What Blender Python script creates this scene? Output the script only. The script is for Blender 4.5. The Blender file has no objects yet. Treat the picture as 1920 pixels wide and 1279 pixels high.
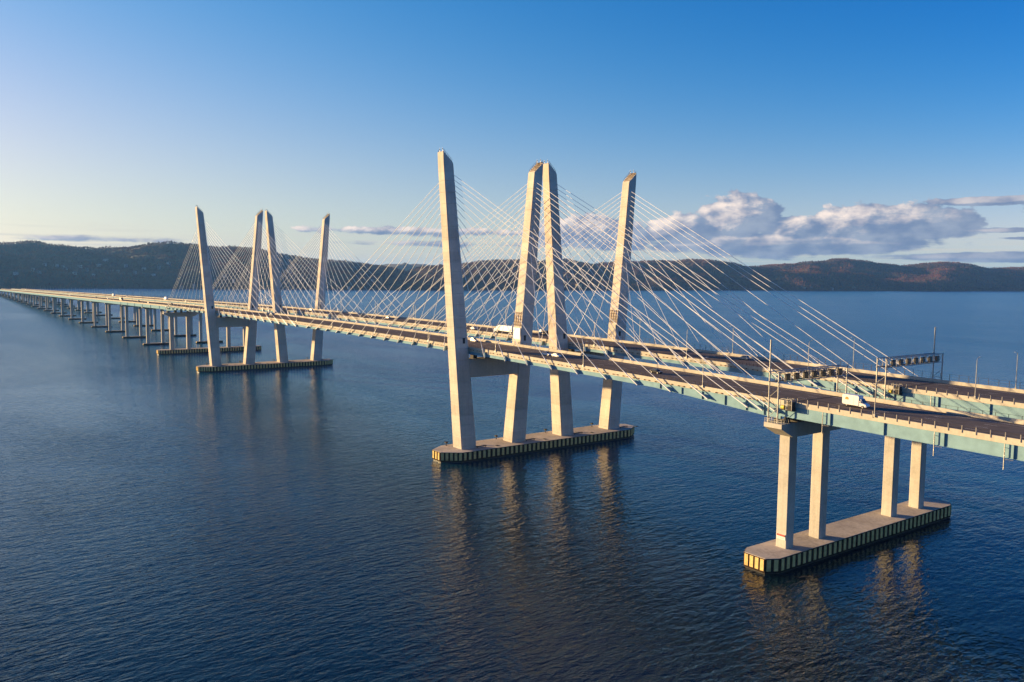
import bpy, bmesh, math, random
from mathutils import Vector, Matrix
R = math.radians
random.seed(7)
S = bpy.context.scene
COL = S.collection

# ------------------------------------------------------------------ camera, world, sun, exposure
CAM = Vector((291.15, -185.82, 77.94))
YAW, PITCH, ROLL, FPX = 0.9455, -0.0805, 0.0106, 1530.4
def cam_axes():
    cy, sy, cp, sp = math.cos(YAW), math.sin(YAW), math.cos(PITCH), math.sin(PITCH)
    f = Vector((-sy*cp, cy*cp, sp)); r = Vector((cy, sy, 0)); u = r.cross(f)
    cr, sr = math.cos(ROLL), math.sin(ROLL)
    return cr*r + sr*u, cr*u - sr*r, f
cd = bpy.data.cameras.new('camera'); cam = bpy.data.objects.new('camera', cd); COL.objects.link(cam)
rr, uu, ff = cam_axes()
M = Matrix((rr, uu, -ff)).transposed().to_4x4(); M.translation = CAM
cam.matrix_world = M
cd.sensor_width = 36; cd.lens = FPX/1920*36; cd.clip_start = 1; cd.clip_end = 120000
S.camera = cam

SUN_EL = R(7.5)
SUN_DIR = Vector((-0.868*math.cos(SUN_EL), -0.497*math.cos(SUN_EL), math.sin(SUN_EL)))   # towards the sun
EXPOSURE = 1.7
SKY_STRENGTH = 0.10
SUN_POWER = 5.0
sd = bpy.data.lights.new('sun', 'SUN'); sd.energy = SUN_POWER; sd.angle = R(0.55); sd.color = (1.0, 0.69, 0.33)
so = bpy.data.objects.new('sun', sd); COL.objects.link(so)
so.rotation_euler = SUN_DIR.to_track_quat('Z', 'Y').to_euler()

w = bpy.data.worlds.new('World'); S.world = w; w.use_nodes = True
nt = w.node_tree; nt.nodes.clear()
class NB:
    """small helper for building node trees"""
    def __init__(s, nt): s.nt = nt
    def n(s, t, **k):
        x = s.nt.nodes.new(t)
        for a, b in k.items(): setattr(x, a, b)
        return x
    def put(s, inp, v):
        if hasattr(v, 'node'): s.nt.links.new(v, inp)
        elif v is not None: inp.default_value = v
    def m(s, op, a, b=None, c=None, clamp=False):
        x = s.n('ShaderNodeMath', operation=op, use_clamp=clamp)
        for i, v in enumerate((a, b, c)):
            if v is not None: s.put(x.inputs[i], v)
        return x.outputs[0]
    def mix(s, f, a, b, mode='MIX'):
        x = s.n('ShaderNodeMix', data_type='RGBA', blend_type=mode)
        s.put(x.inputs[0], f); s.put(x.inputs[6], a); s.put(x.inputs[7], b)
        return x.outputs[2]
    def noise(s, vec, scale, detail=4, rough=.55, dist=0, dim='3D'):
        x = s.n('ShaderNodeTexNoise', noise_dimensions=dim)
        s.put(x.inputs['Vector'], vec); x.inputs['Scale'].default_value = scale
        x.inputs['Detail'].default_value = detail; x.inputs['Roughness'].default_value = rough
        x.inputs['Distortion'].default_value = dist
        return x.outputs[0]
    def smooth(s, v, a, b, lo=0., hi=1.):
        x = s.n('ShaderNodeMapRange', interpolation_type='SMOOTHSTEP')
        s.put(x.inputs[0], v); s.put(x.inputs[1], a); s.put(x.inputs[2], b); s.put(x.inputs[3], lo); s.put(x.inputs[4], hi)
        return x.outputs[0]
    def lin(s, v, a, b, lo=0., hi=1.):
        x = s.n('ShaderNodeMapRange'); s.put(x.inputs[0], v); s.put(x.inputs[1], a); s.put(x.inputs[2], b); s.put(x.inputs[3], lo); s.put(x.inputs[4], hi)
        return x.outputs[0]
    def xyz(s, x, y, z):
        c = s.n('ShaderNodeCombineXYZ'); s.put(c.inputs[0], x); s.put(c.inputs[1], y); s.put(c.inputs[2], z); return c.outputs[0]
def rgba(c): return (c[0], c[1], c[2], 1)

b = NB(nt)
sky = b.n('ShaderNodeTexSky', sky_type='NISHITA', sun_disc=False, sun_elevation=SUN_EL, altitude=0,
          sun_rotation=math.atan2(SUN_DIR.x, SUN_DIR.y), air_density=0.8, dust_density=0.3, ozone_density=3.0)
tc = b.n('ShaderNodeTexCoord')
sx = b.n('ShaderNodeSeparateXYZ'); nt.links.new(tc.outputs['Generated'], sx.inputs[0])
vx, vy, vz = sx.outputs
az = b.m('MULTIPLY', b.m('ARCTAN2', vy, vx), 180/math.pi)
el = b.m('MULTIPLY', b.m('ARCSINE', vz), 180/math.pi)
CLOUDS = [  # az, el, half-width az, half-height el, weight   (banks of cumulus and low stratus round the horizon)
    (128.6, 4.1, 2.6, 1.5, 1.0), (132.8, 3.2, 2.6, 1.0, .95), (119.8, 3.5, 5.4, 1.25, 1.0), (126, 2.25, 11, .95, .80), (138.5, 3.0, 4.5, 1.15, .9), (125.3, 3.3, 2.4, .9, .8),
    (150, 2.95, 13, .42, .50), (149, 2.1, 13, .3, .38), (113.6, 4.75, 4.4, .3, .8), (109.8, 4.3, 2.8, .75, .95), (112, 1.4, 9, .36, .85), (113.5, 3.0, 5, .16, .7), (172, 1.95, 9, .3, .36), (110, 2.5, 5, .13, .7),
    (96, 3.2, 8, 1.1, .9), (70, 2.6, 14, 1.0, .85), (30, 3, 16, 1.1, .8), (-20, 2.5, 18, 1.0, .8), (-75, 2.8, 18, 1.1, .8), (-120, 2.2, 14, .8, .6)]
def density(daz, delv):
    a = b.m('ADD', az, daz); e = b.m('ADD', el, delv)
    p = b.xyz(b.m('MULTIPLY', a, .32), b.m('MULTIPLY', e, .62), 0.)
    nz = b.noise(p, 1.0, 7, .56, .35)
    fine = b.noise(b.xyz(b.m('MULTIPLY', a, 1.3), b.m('MULTIPLY', e, 2.3), 3.), 1.0, 5, .6, .2)
    tot = None
    for (ca, ce, wa, we, k) in CLOUDS:
        q = b.m('ADD', b.m('POWER', b.m('ABSOLUTE', b.m('DIVIDE', b.m('SUBTRACT', a, ca), wa)), 2.),
                b.m('POWER', b.m('ABSOLUTE', b.m('DIVIDE', b.m('SUBTRACT', e, ce), we)), 2.))
        g = b.m('MULTIPLY', b.m('EXPONENT', b.m('MULTIPLY', q, -1.1)), k*1.45)
        tot = g if tot is None else b.m('MAXIMUM', tot, g)
    streak = b.noise(b.xyz(b.m('MULTIPLY', a, .22), b.m('MULTIPLY', e, 3.4), 9.), 1.0, 5, .55, .3)
    fine = b.m('ADD', fine, b.m('MULTIPLY', b.m('SUBTRACT', streak, fine), b.smooth(e, 3.1, 2.0)))
    n2 = b.m('ADD', b.m('MULTIPLY', b.m('SUBTRACT', nz, .5), 1.15), b.m('MULTIPLY', b.m('SUBTRACT', fine, .5), .6))
    return b.m('ADD', tot, n2)
d0 = density(0., 0.)
d1 = density(.6, .26)        # a step towards the sun
cover = b.m('MULTIPLY', b.smooth(d0, .36, b.lin(el, 2., 3.4, .62, .49)), .96)
lit = b.smooth(b.m('SUBTRACT', d0, d1), -.06, .54)
big = b.noise(b.xyz(b.m('MULTIPLY', az, .45), b.m('MULTIPLY', el, .8), 4.), 1., 3, .5)
lit = b.m('MULTIPLY', lit, b.smooth(az, 112, 122, .25, 1.))
lit = b.m('MULTIPLY', lit, b.m('MULTIPLY', b.smooth(el, 1.6, 3.6, .35, 1.), b.smooth(big, .36, .6, .45, 1.1)), clamp=True)
K = 1/(SKY_STRENGTH*2**EXPOSURE)
warm = (1.05*K, 0.89*K, 0.79*K, 1); cool = (0.19*K, 0.26*K, 0.45*K, 1)
cool = b.mix(b.smooth(big, .35, .65), (0.17*K, 0.25*K, 0.42*K, 1), (0.33*K, 0.40*K, 0.53*K, 1))
ccol = b.mix(lit, cool, warm)
# colour grade of the clear sky: a smooth function of elevation and of the angle from the sun
ee = b.m('MULTIPLY', b.m('MAXIMUM', b.m('MINIMUM', el, 30.), 0.), .1)
sh = math.hypot(SUN_DIR.x, SUN_DIR.y)
hl = b.m('SQRT', b.m('ADD', b.m('MULTIPLY', vx, vx), b.m('ADD', b.m('MULTIPLY', vy, vy), 1e-6)))
cs = b.m('DIVIDE', b.m('ADD', b.m('MULTIPLY', vx, SUN_DIR.x/sh), b.m('MULTIPLY', vy, SUN_DIR.y/sh)), hl)
cs = b.m('MAXIMUM', b.m('MINIMUM', cs, .88), -.2)
ec = b.m('MULTIPLY', ee, cs); e2 = b.m('MULTIPLY', ee, ee)
GR = [(-.658, -.728, -2.016, 3.765, -1.03, -1.319, 1.773, -.836, .298), (-1.456, -.139, -.674, .838, -.118, -.08, .04, -.183, .039), (-1.811, .538, -.615, .222, -.231, .888, .139, -.021, .038)]
eg = b.m('EXPONENT', b.m('MULTIPLY', ee, -5.)); egc = b.m('MULTIPLY', eg, cs)
chan = []
for g in GR:
    t = g[0]+math.log(K)
    for v_, k_ in zip((ee, cs, ec, e2, eg, egc, b.m('MULTIPLY', e2, cs), b.m('MULTIPLY', e2, ee)), g[1:]): t = b.m('ADD', t, b.m('MULTIPLY', v_, k_))
    chan.append(b.m('EXPONENT', t))
skyc = b.mix(1., sky.outputs[0], b.xyz(*chan), 'MULTIPLY')
glow = b.m('MULTIPLY', b.m('EXPONENT', b.m('MULTIPLY', ee, -2.6)), b.smooth(cs, .25, .85))
skyc = b.mix(glow, skyc, b.mix(1., skyc, (1.24, .96, .76, 1), 'MULTIPLY'))
wisp = b.noise(b.xyz(b.m('MULTIPLY', az, .11), b.m('MULTIPLY', el, 3.6), 2.), 1., 5, .58, .25)
wisp = b.m('MULTIPLY', b.smooth(wisp, .46, .66), b.m('MULTIPLY', b.smooth(el, .5, 1.0), b.smooth(el, 3.4, 1.6)))
skyc = b.mix(b.m('MULTIPLY', wisp, .65), skyc, (.66*K, .64*K, .58*K, 1))
skyc = b.mix(cover, skyc, ccol)
bg = b.n('ShaderNodeBackground'); nt.links.new(skyc, bg.inputs[0]); bg.inputs[1].default_value = SKY_STRENGTH
wo = b.n('ShaderNodeOutputWorld'); nt.links.new(bg.outputs[0], wo.inputs[0])

S.view_settings.view_transform = 'Standard'; S.view_settings.look = 'None'
S.view_settings.exposure = EXPOSURE; S.view_settings.gamma = 1; S.view_settings.use_curve_mapping = False
S.render.engine = 'CYCLES'
S.cycles.max_bounces = 6; S.cycles.diffuse_bounces = 2; S.cycles.glossy_bounces = 3; S.cycles.volume_bounces = 0
S.cycles.use_denoising = True

# ------------------------------------------------------------------ materials
def newmat(name):
    m = bpy.data.materials.new(name); m.use_nodes = True
    nt = m.node_tree; bs = nt.nodes['Principled BSDF']
    return m, NB(nt), bs
def objco(b):
    t = b.n('ShaderNodeTexCoord'); return t.outputs['Object']
def geo(b): return b.n('ShaderNodeNewGeometry').outputs['Position']
def simple(name, col, rough=.6, metal=0., var=.12, scale=1.5, bump=0.):
    m, b, bs = newmat(name)
    p = geo(b)
    n = b.noise(p, scale, 5)
    f = b.lin(n, .3, .7, 1-var, 1+var)
    c = b.mix(1., rgba(col), b.xyz(f, f, f), 'MULTIPLY')
    b.put(bs.inputs['Base Color'], c); bs.inputs['Roughness'].default_value = rough; bs.inputs['Metallic'].default_value = metal
    if rough > .55: bs.inputs['Specular IOR Level'].default_value = 0.
    if bump:
        bp = b.n('ShaderNodeBump'); bp.inputs['Strength'].default_value = .6; bp.inputs['Distance'].default_value = bump
        b.put(bp.inputs['Height'], n); b.put(bs.inputs['Normal'], bp.outputs[0])
    return m
def concrete(name, col, lift=0., stain=.18):
    m, b, bs = newmat(name)
    p = geo(b)
    n1 = b.noise(p, .12, 5, .6); n2 = b.noise(p, 1.3, 5, .6)
    sep = b.n('ShaderNodeSeparateXYZ'); b.put(sep.inputs[0], p)
    st = b.noise(b.xyz(b.m('MULTIPLY', sep.outputs[0], 1.1), b.m('MULTIPLY', sep.outputs[1], 1.1), b.m('MULTIPLY', sep.outputs[2], .05)), 1., 4)
    f = b.m('ADD', b.lin(n1, .3, .7, -stain, stain), b.lin(n2, .3, .7, -.07, .07))
    f = b.m('ADD', f, b.lin(st, .3, .7, -stain*.7, stain*.5))
    if lift:
        wn = b.n('ShaderNodeTexWhiteNoise', noise_dimensions='1D')
        b.put(wn.inputs['W'], b.m('FLOOR', b.m('DIVIDE', sep.outputs[2], lift)))
        f = b.m('ADD', f, b.lin(wn.outputs['Value'], 0, 1, -.09, .07))
    f = b.m('ADD', f, 1.)
    c = b.mix(1., rgba(col), b.xyz(f, f, f), 'MULTIPLY')
    b.put(bs.inputs['Base Color'], c); bs.inputs['Roughness'].default_value = .9; bs.inputs['Specular IOR Level'].default_value = 0.
    bp = b.n('ShaderNodeBump'); bp.inputs['Strength'].default_value = .35; bp.inputs['Distance'].default_value = .05
    b.put(bp.inputs['Height'], n2); b.put(bs.inputs['Normal'], bp.outputs[0])
    return m
LIFT = 4.6
MT = {}
MT['concrete'] = concrete('tower_concrete', (.50, .44, .375), LIFT, .12)
MT['pier'] = concrete('pier_concrete', (.405, .38, .335), 0, .14)
MT['cap'] = concrete('pile_cap_concrete', (.44, .385, .335), 0, .22)
MT['parapet'] = concrete('parapet_concrete', (.42, .385, .32), 0, .12)
MT['walk'] = concrete('walkway_concrete', (.33, .32, .31), 0, .15)
MT['teal'] = simple('teal_steel', (.185, .30, .35), .7, 0, .14, .35)
MT['cable'] = simple('cable_sheath', (.72, .71, .71), .35, 0, .05)
MT['collar'] = simple('cable_collar', (.45, .43, .42), .4, .3, .1)
MT['steel'] = simple('galvanised_steel', (.30, .29, .27), .5, .5, .2)
MT['dark'] = simple('dark_steel', (.055, .052, .05), .6, .2, .3)
MT['brown'] = simple('rusty_platform', (.13, .085, .05), .8, .1, .4)
MT['fence'] = simple('fence_metal', (.22, .205, .195), .5, .4, .2)
MT['railing'] = simple('dark_railing', (.085, .070, .055), .7, 0, .2)
MT['yellow'] = simple('fender_yellow', (.57, .41, .17), .7, 0, .28, 1.1)
MT['timber'] = simple('fender_black', (.036, .026, .019), .85, 0, .4)
MT['algae'] = simple('wet_base', (.014, .013, .010), .5, 0, .4)
MT['white'] = simple('white_paint', (.66, .655, .64), .35, 0, .03)
MT['grey'] = simple('grey_paint', (.30, .30, .30), .4, 0, .05)
MT['line'] = simple('road_paint', (.62, .60, .55), .7, 0, .25)
MT['rubber'] = simple('tyre_rubber', (.02, .02, .02), .85)
MT['rim'] = simple('wheel_rim', (.4, .4, .41), .35, .8)
MT['black'] = simple('black_paint', (.012, .012, .014), .2)
MT['silver'] = simple('silver_paint', (.36, .35, .33), .3, .4)
MT['bluecar'] = simple('indigo_paint', (.05, .05, .13), .25)
MT['orange'] = simple('tan_paint', (.42, .22, .08), .4)
MT['red'] = simple('sign_red', (.62, .05, .04), .5)
MT['logo'] = simple('logo_ochre', (.42, .26, .03), .5)
MT['logodark'] = simple('logo_brown', (.13, .07, .015), .5)
MT['lampred'] = simple('tail_lamp', (.45, .02, .02), .3)
MT['equip_yellow'] = simple('equipment_yellow', (.62, .48, .05), .5)
def glass():
    m, b, bs = newmat('vehicle_glass'); bs.inputs['Base Color'].default_value = (.02, .03, .04, 1); bs.inputs['Roughness'].default_value = .05
    return m
MT['glass'] = glass()
def asphalt():
    m, b, bs = newmat('asphalt')
    p = geo(b); sep = b.n('ShaderNodeSeparateXYZ'); b.put(sep.inputs[0], p)
    streak = b.noise(b.xyz(b.m('MULTIPLY', sep.outputs[0], .02), b.m('MULTIPLY', sep.outputs[1], 1.1), 0.), 1., 4)
    n = b.noise(p, .4, 6); g = b.noise(p, 14., 2)
    f = b.m('ADD', b.lin(streak, .3, .7, .72, 1.3), b.m('ADD', b.lin(n, .3, .7, -.14, .14), b.lin(g, .3, .7, -.1, .1)))
    b.put(bs.inputs['Base Color'], b.mix(1., (.140, .118, .108, 1), b.xyz(f, f, f), 'MULTIPLY'))
    bs.inputs['Roughness'].default_value = .95; bs.inputs['Specular IOR Level'].default_value = 0.
    return m
MT['asphalt'] = asphalt()

# ------------------------------------------------------------------ mesh helpers
class MB:
    def __init__(s): s.v = []; s.f = []; s.mi = []
    def add(s, vs, fs, mi=0):
        o = len(s.v); s.v += [tuple(v) for v in vs]; s.f += [tuple(i+o for i in f) for f in fs]; s.mi += [mi]*len(fs); return s
    def box(s, x0, x1, y0, y1, z0, z1, mi=0):
        return s.add([(x0,y0,z0),(x1,y0,z0),(x1,y1,z0),(x0,y1,z0),(x0,y0,z1),(x1,y0,z1),(x1,y1,z1),(x0,y1,z1)],
                     [(0,3,2,1),(4,5,6,7),(0,1,5,4),(1,2,6,5),(2,3,7,6),(3,0,4,7)], mi)
    def tube(s, a, b, r, n=8, r2=None, mi=0):
        a = Vector(a); b = Vector(b); d = (b-a).normalized()
        t = Vector((0,0,1)) if abs(d.z) < .9 else Vector((1,0,0))
        u = d.cross(t).normalized(); w = d.cross(u); r2 = r if r2 is None else r2
        vs = [a + (u*math.cos(2*math.pi*i/n) + w*math.sin(2*math.pi*i/n))*r for i in range(n)] + \
             [b + (u*math.cos(2*math.pi*i/n) + w*math.sin(2*math.pi*i/n))*r2 for i in range(n)]
        fs = [(i, i+n, (i+1)%n+n, (i+1)%n) for i in range(n)] + [tuple(range(n)), tuple(range(2*n-1, n-1, -1))]
        return s.add(vs, fs, mi)
    def bar(s, a, b, w, h=None, mi=0):
        """square bar between two points"""
        a = Vector(a); b = Vector(b); d = (b-a).normalized(); h = h or w
        t = Vector((0,0,1)) if abs(d.z) < .9 else Vector((1,0,0))
        u = d.cross(t).normalized()*w/2; q = d.cross(u).normalized()*h/2
        vs = [p+c for p in (a, b) for c in (u+q, -u+q, -u-q, u-q)]
        return s.add(vs, [(0,1,2,3),(7,6,5,4),(0,4,5,1),(1,5,6,2),(2,6,7,3),(3,7,4,0)], mi)
    def rings(s, rings, caps=True, mi=0):
        n = len(rings[0]); vs = [p for r in rings for p in r]; fs = []
        for k in range(len(rings)-1):
            for i in range(n):
                j = (i+1) % n; fs.append((k*n+i, k*n+j, (k+1)*n+j, (k+1)*n+i))
        if caps: fs += [tuple(reversed(range(n))), tuple(range((len(rings)-1)*n, len(rings)*n))]
        return s.add(vs, fs, mi)
    def prism(s, poly, axis, a, b, mi=0):
        """extrude 2D polygon: axis 'x' poly=(y,z), 'y' poly=(x,z), 'z' poly=(x,y)"""
        def P(p, t): return {'x': (t, p[0], p[1]), 'y': (p[0], t, p[1]), 'z': (p[0], p[1], t)}[axis]
        return s.rings([[P(p, a) for p in poly], [P(p, b) for p in poly]], True, mi)
    def mesh(s, name, mats):
        me = bpy.data.meshes.new(name); me.from_pydata(s.v, [], s.f)
        for m in mats: me.materials.append(MT[m] if isinstance(m, str) else m)
        if len(mats) > 1:
            for p, i in zip(me.polygons, s.mi): p.material_index = i
        bm = bmesh.new(); bm.from_mesh(me); bmesh.ops.recalc_face_normals(bm, faces=bm.faces); bm.to_mesh(me); bm.free()
        return me
    def build(s, name, mats, parent=None, kind=None, loc=None):
        if isinstance(mats, str) or not isinstance(mats, (list, tuple)): mats = [mats]
        return link(name, s.mesh(name, mats), parent, kind, loc)
def link(name, me, parent=None, kind=None, loc=None, rotz=0.):
    o = bpy.data.objects.new(name, me); COL.objects.link(o)
    if parent: o.parent = parent
    if kind: o['kind'] = kind
    if loc: o.location = loc
    if rotz: o.rotation_euler = (0, 0, rotz)
    return o
def tag(o, label, cat, group=None):
    o['label'] = label; o['category'] = cat
    if group: o['group'] = group
    return o
def thing(name, label, cat, loc=(0,0,0), rotz=0., group=None):
    o = bpy.data.objects.new(name, None); COL.objects.link(o); o.location = loc; o.rotation_euler = (0, 0, rotz)
    o.empty_display_size = 1
    return tag(o, label, cat, group)
def copy_tree(o, loc, rotz=0., label=None, parent=None):
    c = o.copy(); COL.objects.link(c); c.parent = parent
    if parent is None: c.location = loc; c.rotation_euler = (0, 0, rotz)
    if label: c['label'] = label
    for ch in list(o.children): copy_tree(ch, None, 0, None, c)
    return c
UNIT = ['','one','two','three','four','five','six','seven','eight','nine','ten','eleven','twelve','thirteen','fourteen','fifteen','sixteen','seventeen','eighteen','nineteen']
ORD = ['','first','second','third','fourth','fifth','sixth','seventh','eighth','ninth','tenth','eleventh','twelfth','thirteenth','fourteenth','fifteenth','sixteenth','seventeenth','eighteenth','nineteenth']
TENS = {2:('twentieth','twenty'),3:('thirtieth','thirty'),4:('fortieth','forty'),5:('fiftieth','fifty')}
def ordinal(n):
    if n < 20: return ORD[n]
    t, u = divmod(n, 10)
    return TENS[t][0] if u == 0 else TENS[t][1]+'-'+ORD[u]

# ------------------------------------------------------------------ bridge profile
XA, XB, XE, XW = 0., -366., 157.4, -523.
_pts = [(-170,48.3,0.),(16,47.55,-.0095),(100,46.45,-.0165),(160,45.35,-.0155),(217,44.65,-.0095),(300,44.0,-.007)]
def P(x):
    """height of the parapet top along the bridge"""
    if x <= -170:
        d = -170-x
        return 48.3-1.5e-5*d*d if d < 433 else 48.3-1.5e-5*433**2-.013*(d-433)
    for (x0,z0,s0),(x1,z1,s1) in zip(_pts, _pts[1:]):
        if x <= x1 or x1 == 300:
            h = x1-x0; t = (x-x0)/h
            if t > 1: return z1+s1*(x-x1)
            return (2*t**3-3*t*t+1)*z0+(t**3-2*t*t+t)*h*s0+(-2*t**3+3*t*t)*z1+(t**3-t*t)*h*s1
def road(x): return P(x)-1.1
def gdepth(x):
    """girder depth below the parapet"""
    if x > XE or x < XW: return 3.1
    d = min(XE-x, x-XW)
    return 1.75 if d > 46 else 1.75+(46-d)/46*2.2
STAT = [300-10*i for i in range(0, 90)]
while STAT[-1] > -2900: STAT.append(STAT[-1]-35)
STAT = sorted(set(STAT+[XE, XE+.01, XW, XW-.01]), reverse=True)
def sweep(poly, x0=None, x1=None, stations=None):
    """poly(x) -> list of (y, dz relative to parapet top)"""
    st = [x for x in (stations or STAT) if (x0 is None or x >= x0) and (x1 is None or x <= x1)]
    if x1 is not None and st[0] != x1: st = [x1]+st
    if x0 is not None and st[-1] != x0: st = st+[x0]
    m = MB(); m.rings([[(x, y, P(x)+dz) for y, dz in poly(x)] for x in st]); return m

D1, D2 = (0., 26.5), (54.1, 83.4)
def skirt(x):
    """depth of the concrete edge beam under the parapet: deeper in the stayed spans"""
    if x > 115 or x < XW+40: return -1.38
    return -1.38-.55*min(1, (115-x)/60, (x-XW-40)/30)
decks = []
XEND = -2900.
near_deck = thing('bridge_deck', 'nearer of two parallel road decks, pale concrete parapets on teal girders', 'bridge deck', (0,0,0), 0, 'parallel decks of the cable stayed bridge')
far_deck = thing('bridge_deck', 'farther of two parallel road decks, with the lit box semi-trailer on it', 'bridge deck', (0,0,0), 0, 'parallel decks of the cable stayed bridge')

# shared post meshes
def post_mesh(name, w, h, low): return MB().box(-w/2, w/2, -.08, .08, -low, h).mesh(name, ['fence'])
PM_DARK = MB().box(-.05, .05, -.05, .05, -.02, .95).mesh('railing_post', ['railing'])
PM_FULL = post_mesh('railing_post', .16, 1.05, .62)
for deck, (y0, y1), far in ((near_deck, D1, False), (far_deck, D2, True)):
    sweep(lambda x: [(y0+.46,-1.1),(y1-.46,-1.1),(y1-.46,-1.42),(y0+.46,-1.42)]).build('roadway', 'asphalt', deck)
    sweep(lambda x: [(y0,skirt(x)),(y0,0),(y0+.28,0),(y0+.45,-.75),(y0+.45,skirt(x))]).build('parapet', 'parapet', deck)
    sweep(lambda x: [(y1,skirt(x)),(y1,0),(y1-.28,0),(y1-.45,-.75),(y1-.45,skirt(x))]).build('parapet', 'parapet', deck)
    for yy, sg in ((y0+.18, 1), (y1-.18, -1)):
        def gp(x, yy=yy, sg=sg):
            d = -1.36-gdepth(x)
            return [(yy,-1.36),(yy,d+.12),(yy-.10*sg,d+.12),(yy-.10*sg,d),(yy+.5*sg,d),(yy+.5*sg,d+.12),(yy+.3*sg,d+.12),(yy+.3*sg,-1.36)]
        sweep(gp).build('girder', 'teal', deck)
    for t in (.28, .5, .72):
        yy = y0+(y1-y0)*t
        sweep(lambda x: [(yy-.2,-1.43),(yy-.2,-1.3-gdepth(x)*.92),(yy+.2,-1.3-gdepth(x)*.92),(yy+.2,-1.43)]).build('girder', 'teal', deck)
    # floor beams under the slab
    m = MB(); x = 290.
    while x > -700:
        m.box(x-.15, x+.15, y0+.5, y1-.5, P(x)-1.36-gdepth(x)*.8, P(x)-1.43); x -= 7.25
    m.build('floor_beam', 'teal', deck, 'stuff')
    # painted lane lines
    m = MB()
    lanes = [y0+4.2+(y1-y0-7.4)*k/4 for k in range(5)]
    for k, yl in enumerate(lanes):
        if k in (0, 4):
            sts = [x for x in STAT if x > -1500]
            for xa, xb in zip(sts, sts[1:]):
                m.add([(xa,yl-.09,road(xa)+.012),(xa,yl+.09,road(xa)+.012),(xb,yl+.09,road(xb)+.012),(xb,yl-.09,road(xb)+.012)], [(0,1,2,3)])
        else:
            x = 300.
            while x > -800:
                m.add([(x,yl-.08,road(x)+.012),(x,yl+.08,road(x)+.012),(x-3,yl+.08,road(x-3)+.012),(x-3,yl-.08,road(x-3)+.012)], [(0,1,2,3)]); x -= 12
    m.build('lane_line', 'line', deck, 'stuff')
    # railing on the outer parapets: posts one by one where they show, joined further off
    for yy, hh, sp, xs, xe in ((y0+.02, .95, 3.0, 216.6, 158), (y0+.16, 1.0, 1.6, 156, 40)):
        x = xs
        while x > xe:
            o = link('railing_post', PM_FULL if sp > 2 else PM_DARK, deck, None, (x, yy-.06, P(x))); x -= sp
    m = MB(); x = 40.
    while x > -900:
        m.box(x-.045, x+.045, y0+.06, y0+.15, P(x)-.02, P(x)+.95); x -= (1.6 if x > XW else 3.)
    x = 290.
    while x > 217: m.box(x-.06, x+.06, y0-.06, y0+.06, P(x)-.5, P(x)+.95); x -= 3
    m.build('far_railing_post', 'railing', deck, 'stuff')
    for dz in (.88, .4):
        sweep(lambda x: [(y0+.10,dz),(y0+.13,dz),(y0+.13,dz+.03),(y0+.10,dz+.03)], -1500).build('rail', 'railing', deck)
    m = MB(); x = 290.
    hh = 2.1 if far else .85
    while x > -1300:
        m.box(x-.05, x+.05, y1-.1, y1, P(x)-.02, P(x)+hh); x -= 3.0
    m.build('back_railing_post', 'railing', deck, 'stuff')
    for dz in ((.5, 1.2, 2.05) if far else (.8,)):
        sweep(lambda x: [(y1-.08,dz),(y1-.02,dz),(y1-.02,dz+.05),(y1-.08,dz+.05)], -1500).build('rail', 'railing', deck)
    # web stiffeners that stand proud of the near girder
    sm = MB().box(-.14, .14, -.36, 0, -3.0, 0).mesh('girder_stiffener', ['teal'])
    for x in (172.2, 186.5, 200.8, 215.3, 229.8, -552, -590, -628, -666, -704, -742):
        link('girder_stiffener', sm, deck, None, (x, y0+.17, P(x)-1.40))
    for x in (113, 122, 130, 138.5, 146, 152):
        link('girder_stiffener', MB().box(-.13, .13, -.34, 0, -gdepth(x)+.15, -.2).mesh('girder_stiffener', ['teal']), deck, None, (x, y0+.17, P(x)-1.40))
    # scupper brackets on the parapet face of the stayed spans
    m = MB(); x = 152.
    while x > XW:
        for dx in (0, 2.1): m.box(x-dx-.22, x-dx+.22, y0-.22, y0-.003, P(x)-1.28, P(x)-.98)
        m.tube((x, y0-.1, P(x)-1.12), (x-2.1, y0-.1, P(x-2.1)-1.12), .05, 5)
        x -= 4.85
    m.build('drain_bracket', 'brown', deck, 'stuff')
    # drain pipes below the approach girder
    for x in (170.3, 199.2-.4, 213.4+.3, 242):
        m = MB(); zt = P(x)-1.36
        m.tube((0,-.32,0), (0,-.32,-5.6), .11, 8); m.tube((0,-.32,-3.4), (1.8,-.25,-3.3), .05, 5); m.tube((0,-.32,-.9), (0,.1,-.9), .07, 5)
        m.build('drain_pipe', 'steel', deck, None, (x, y0, zt))
# maintenance ledge on the inner side of the near deck, between the anchor piers
for xa, xb in ((XW+2, XB-4.2), (XB+4.2, -4.2), (4.2, XE-4)):
    sweep(lambda x: [(26.5,-1.25),(29.4,-1.25),(29.4,-1.55),(26.5,-1.55)], xa, xb).build('maintenance_ledge', 'walk', near_deck)
# expansion joints
for deck, (y0, y1) in ((near_deck, D1), (far_deck, D2)):
    for x in (XE, XW):
        m = MB(); m.box(x-.35, x+.35, y0+.5, y1-.5, road(x)-.05, road(x)+.02); m.build('expansion_joint', 'dark', deck)

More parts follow.
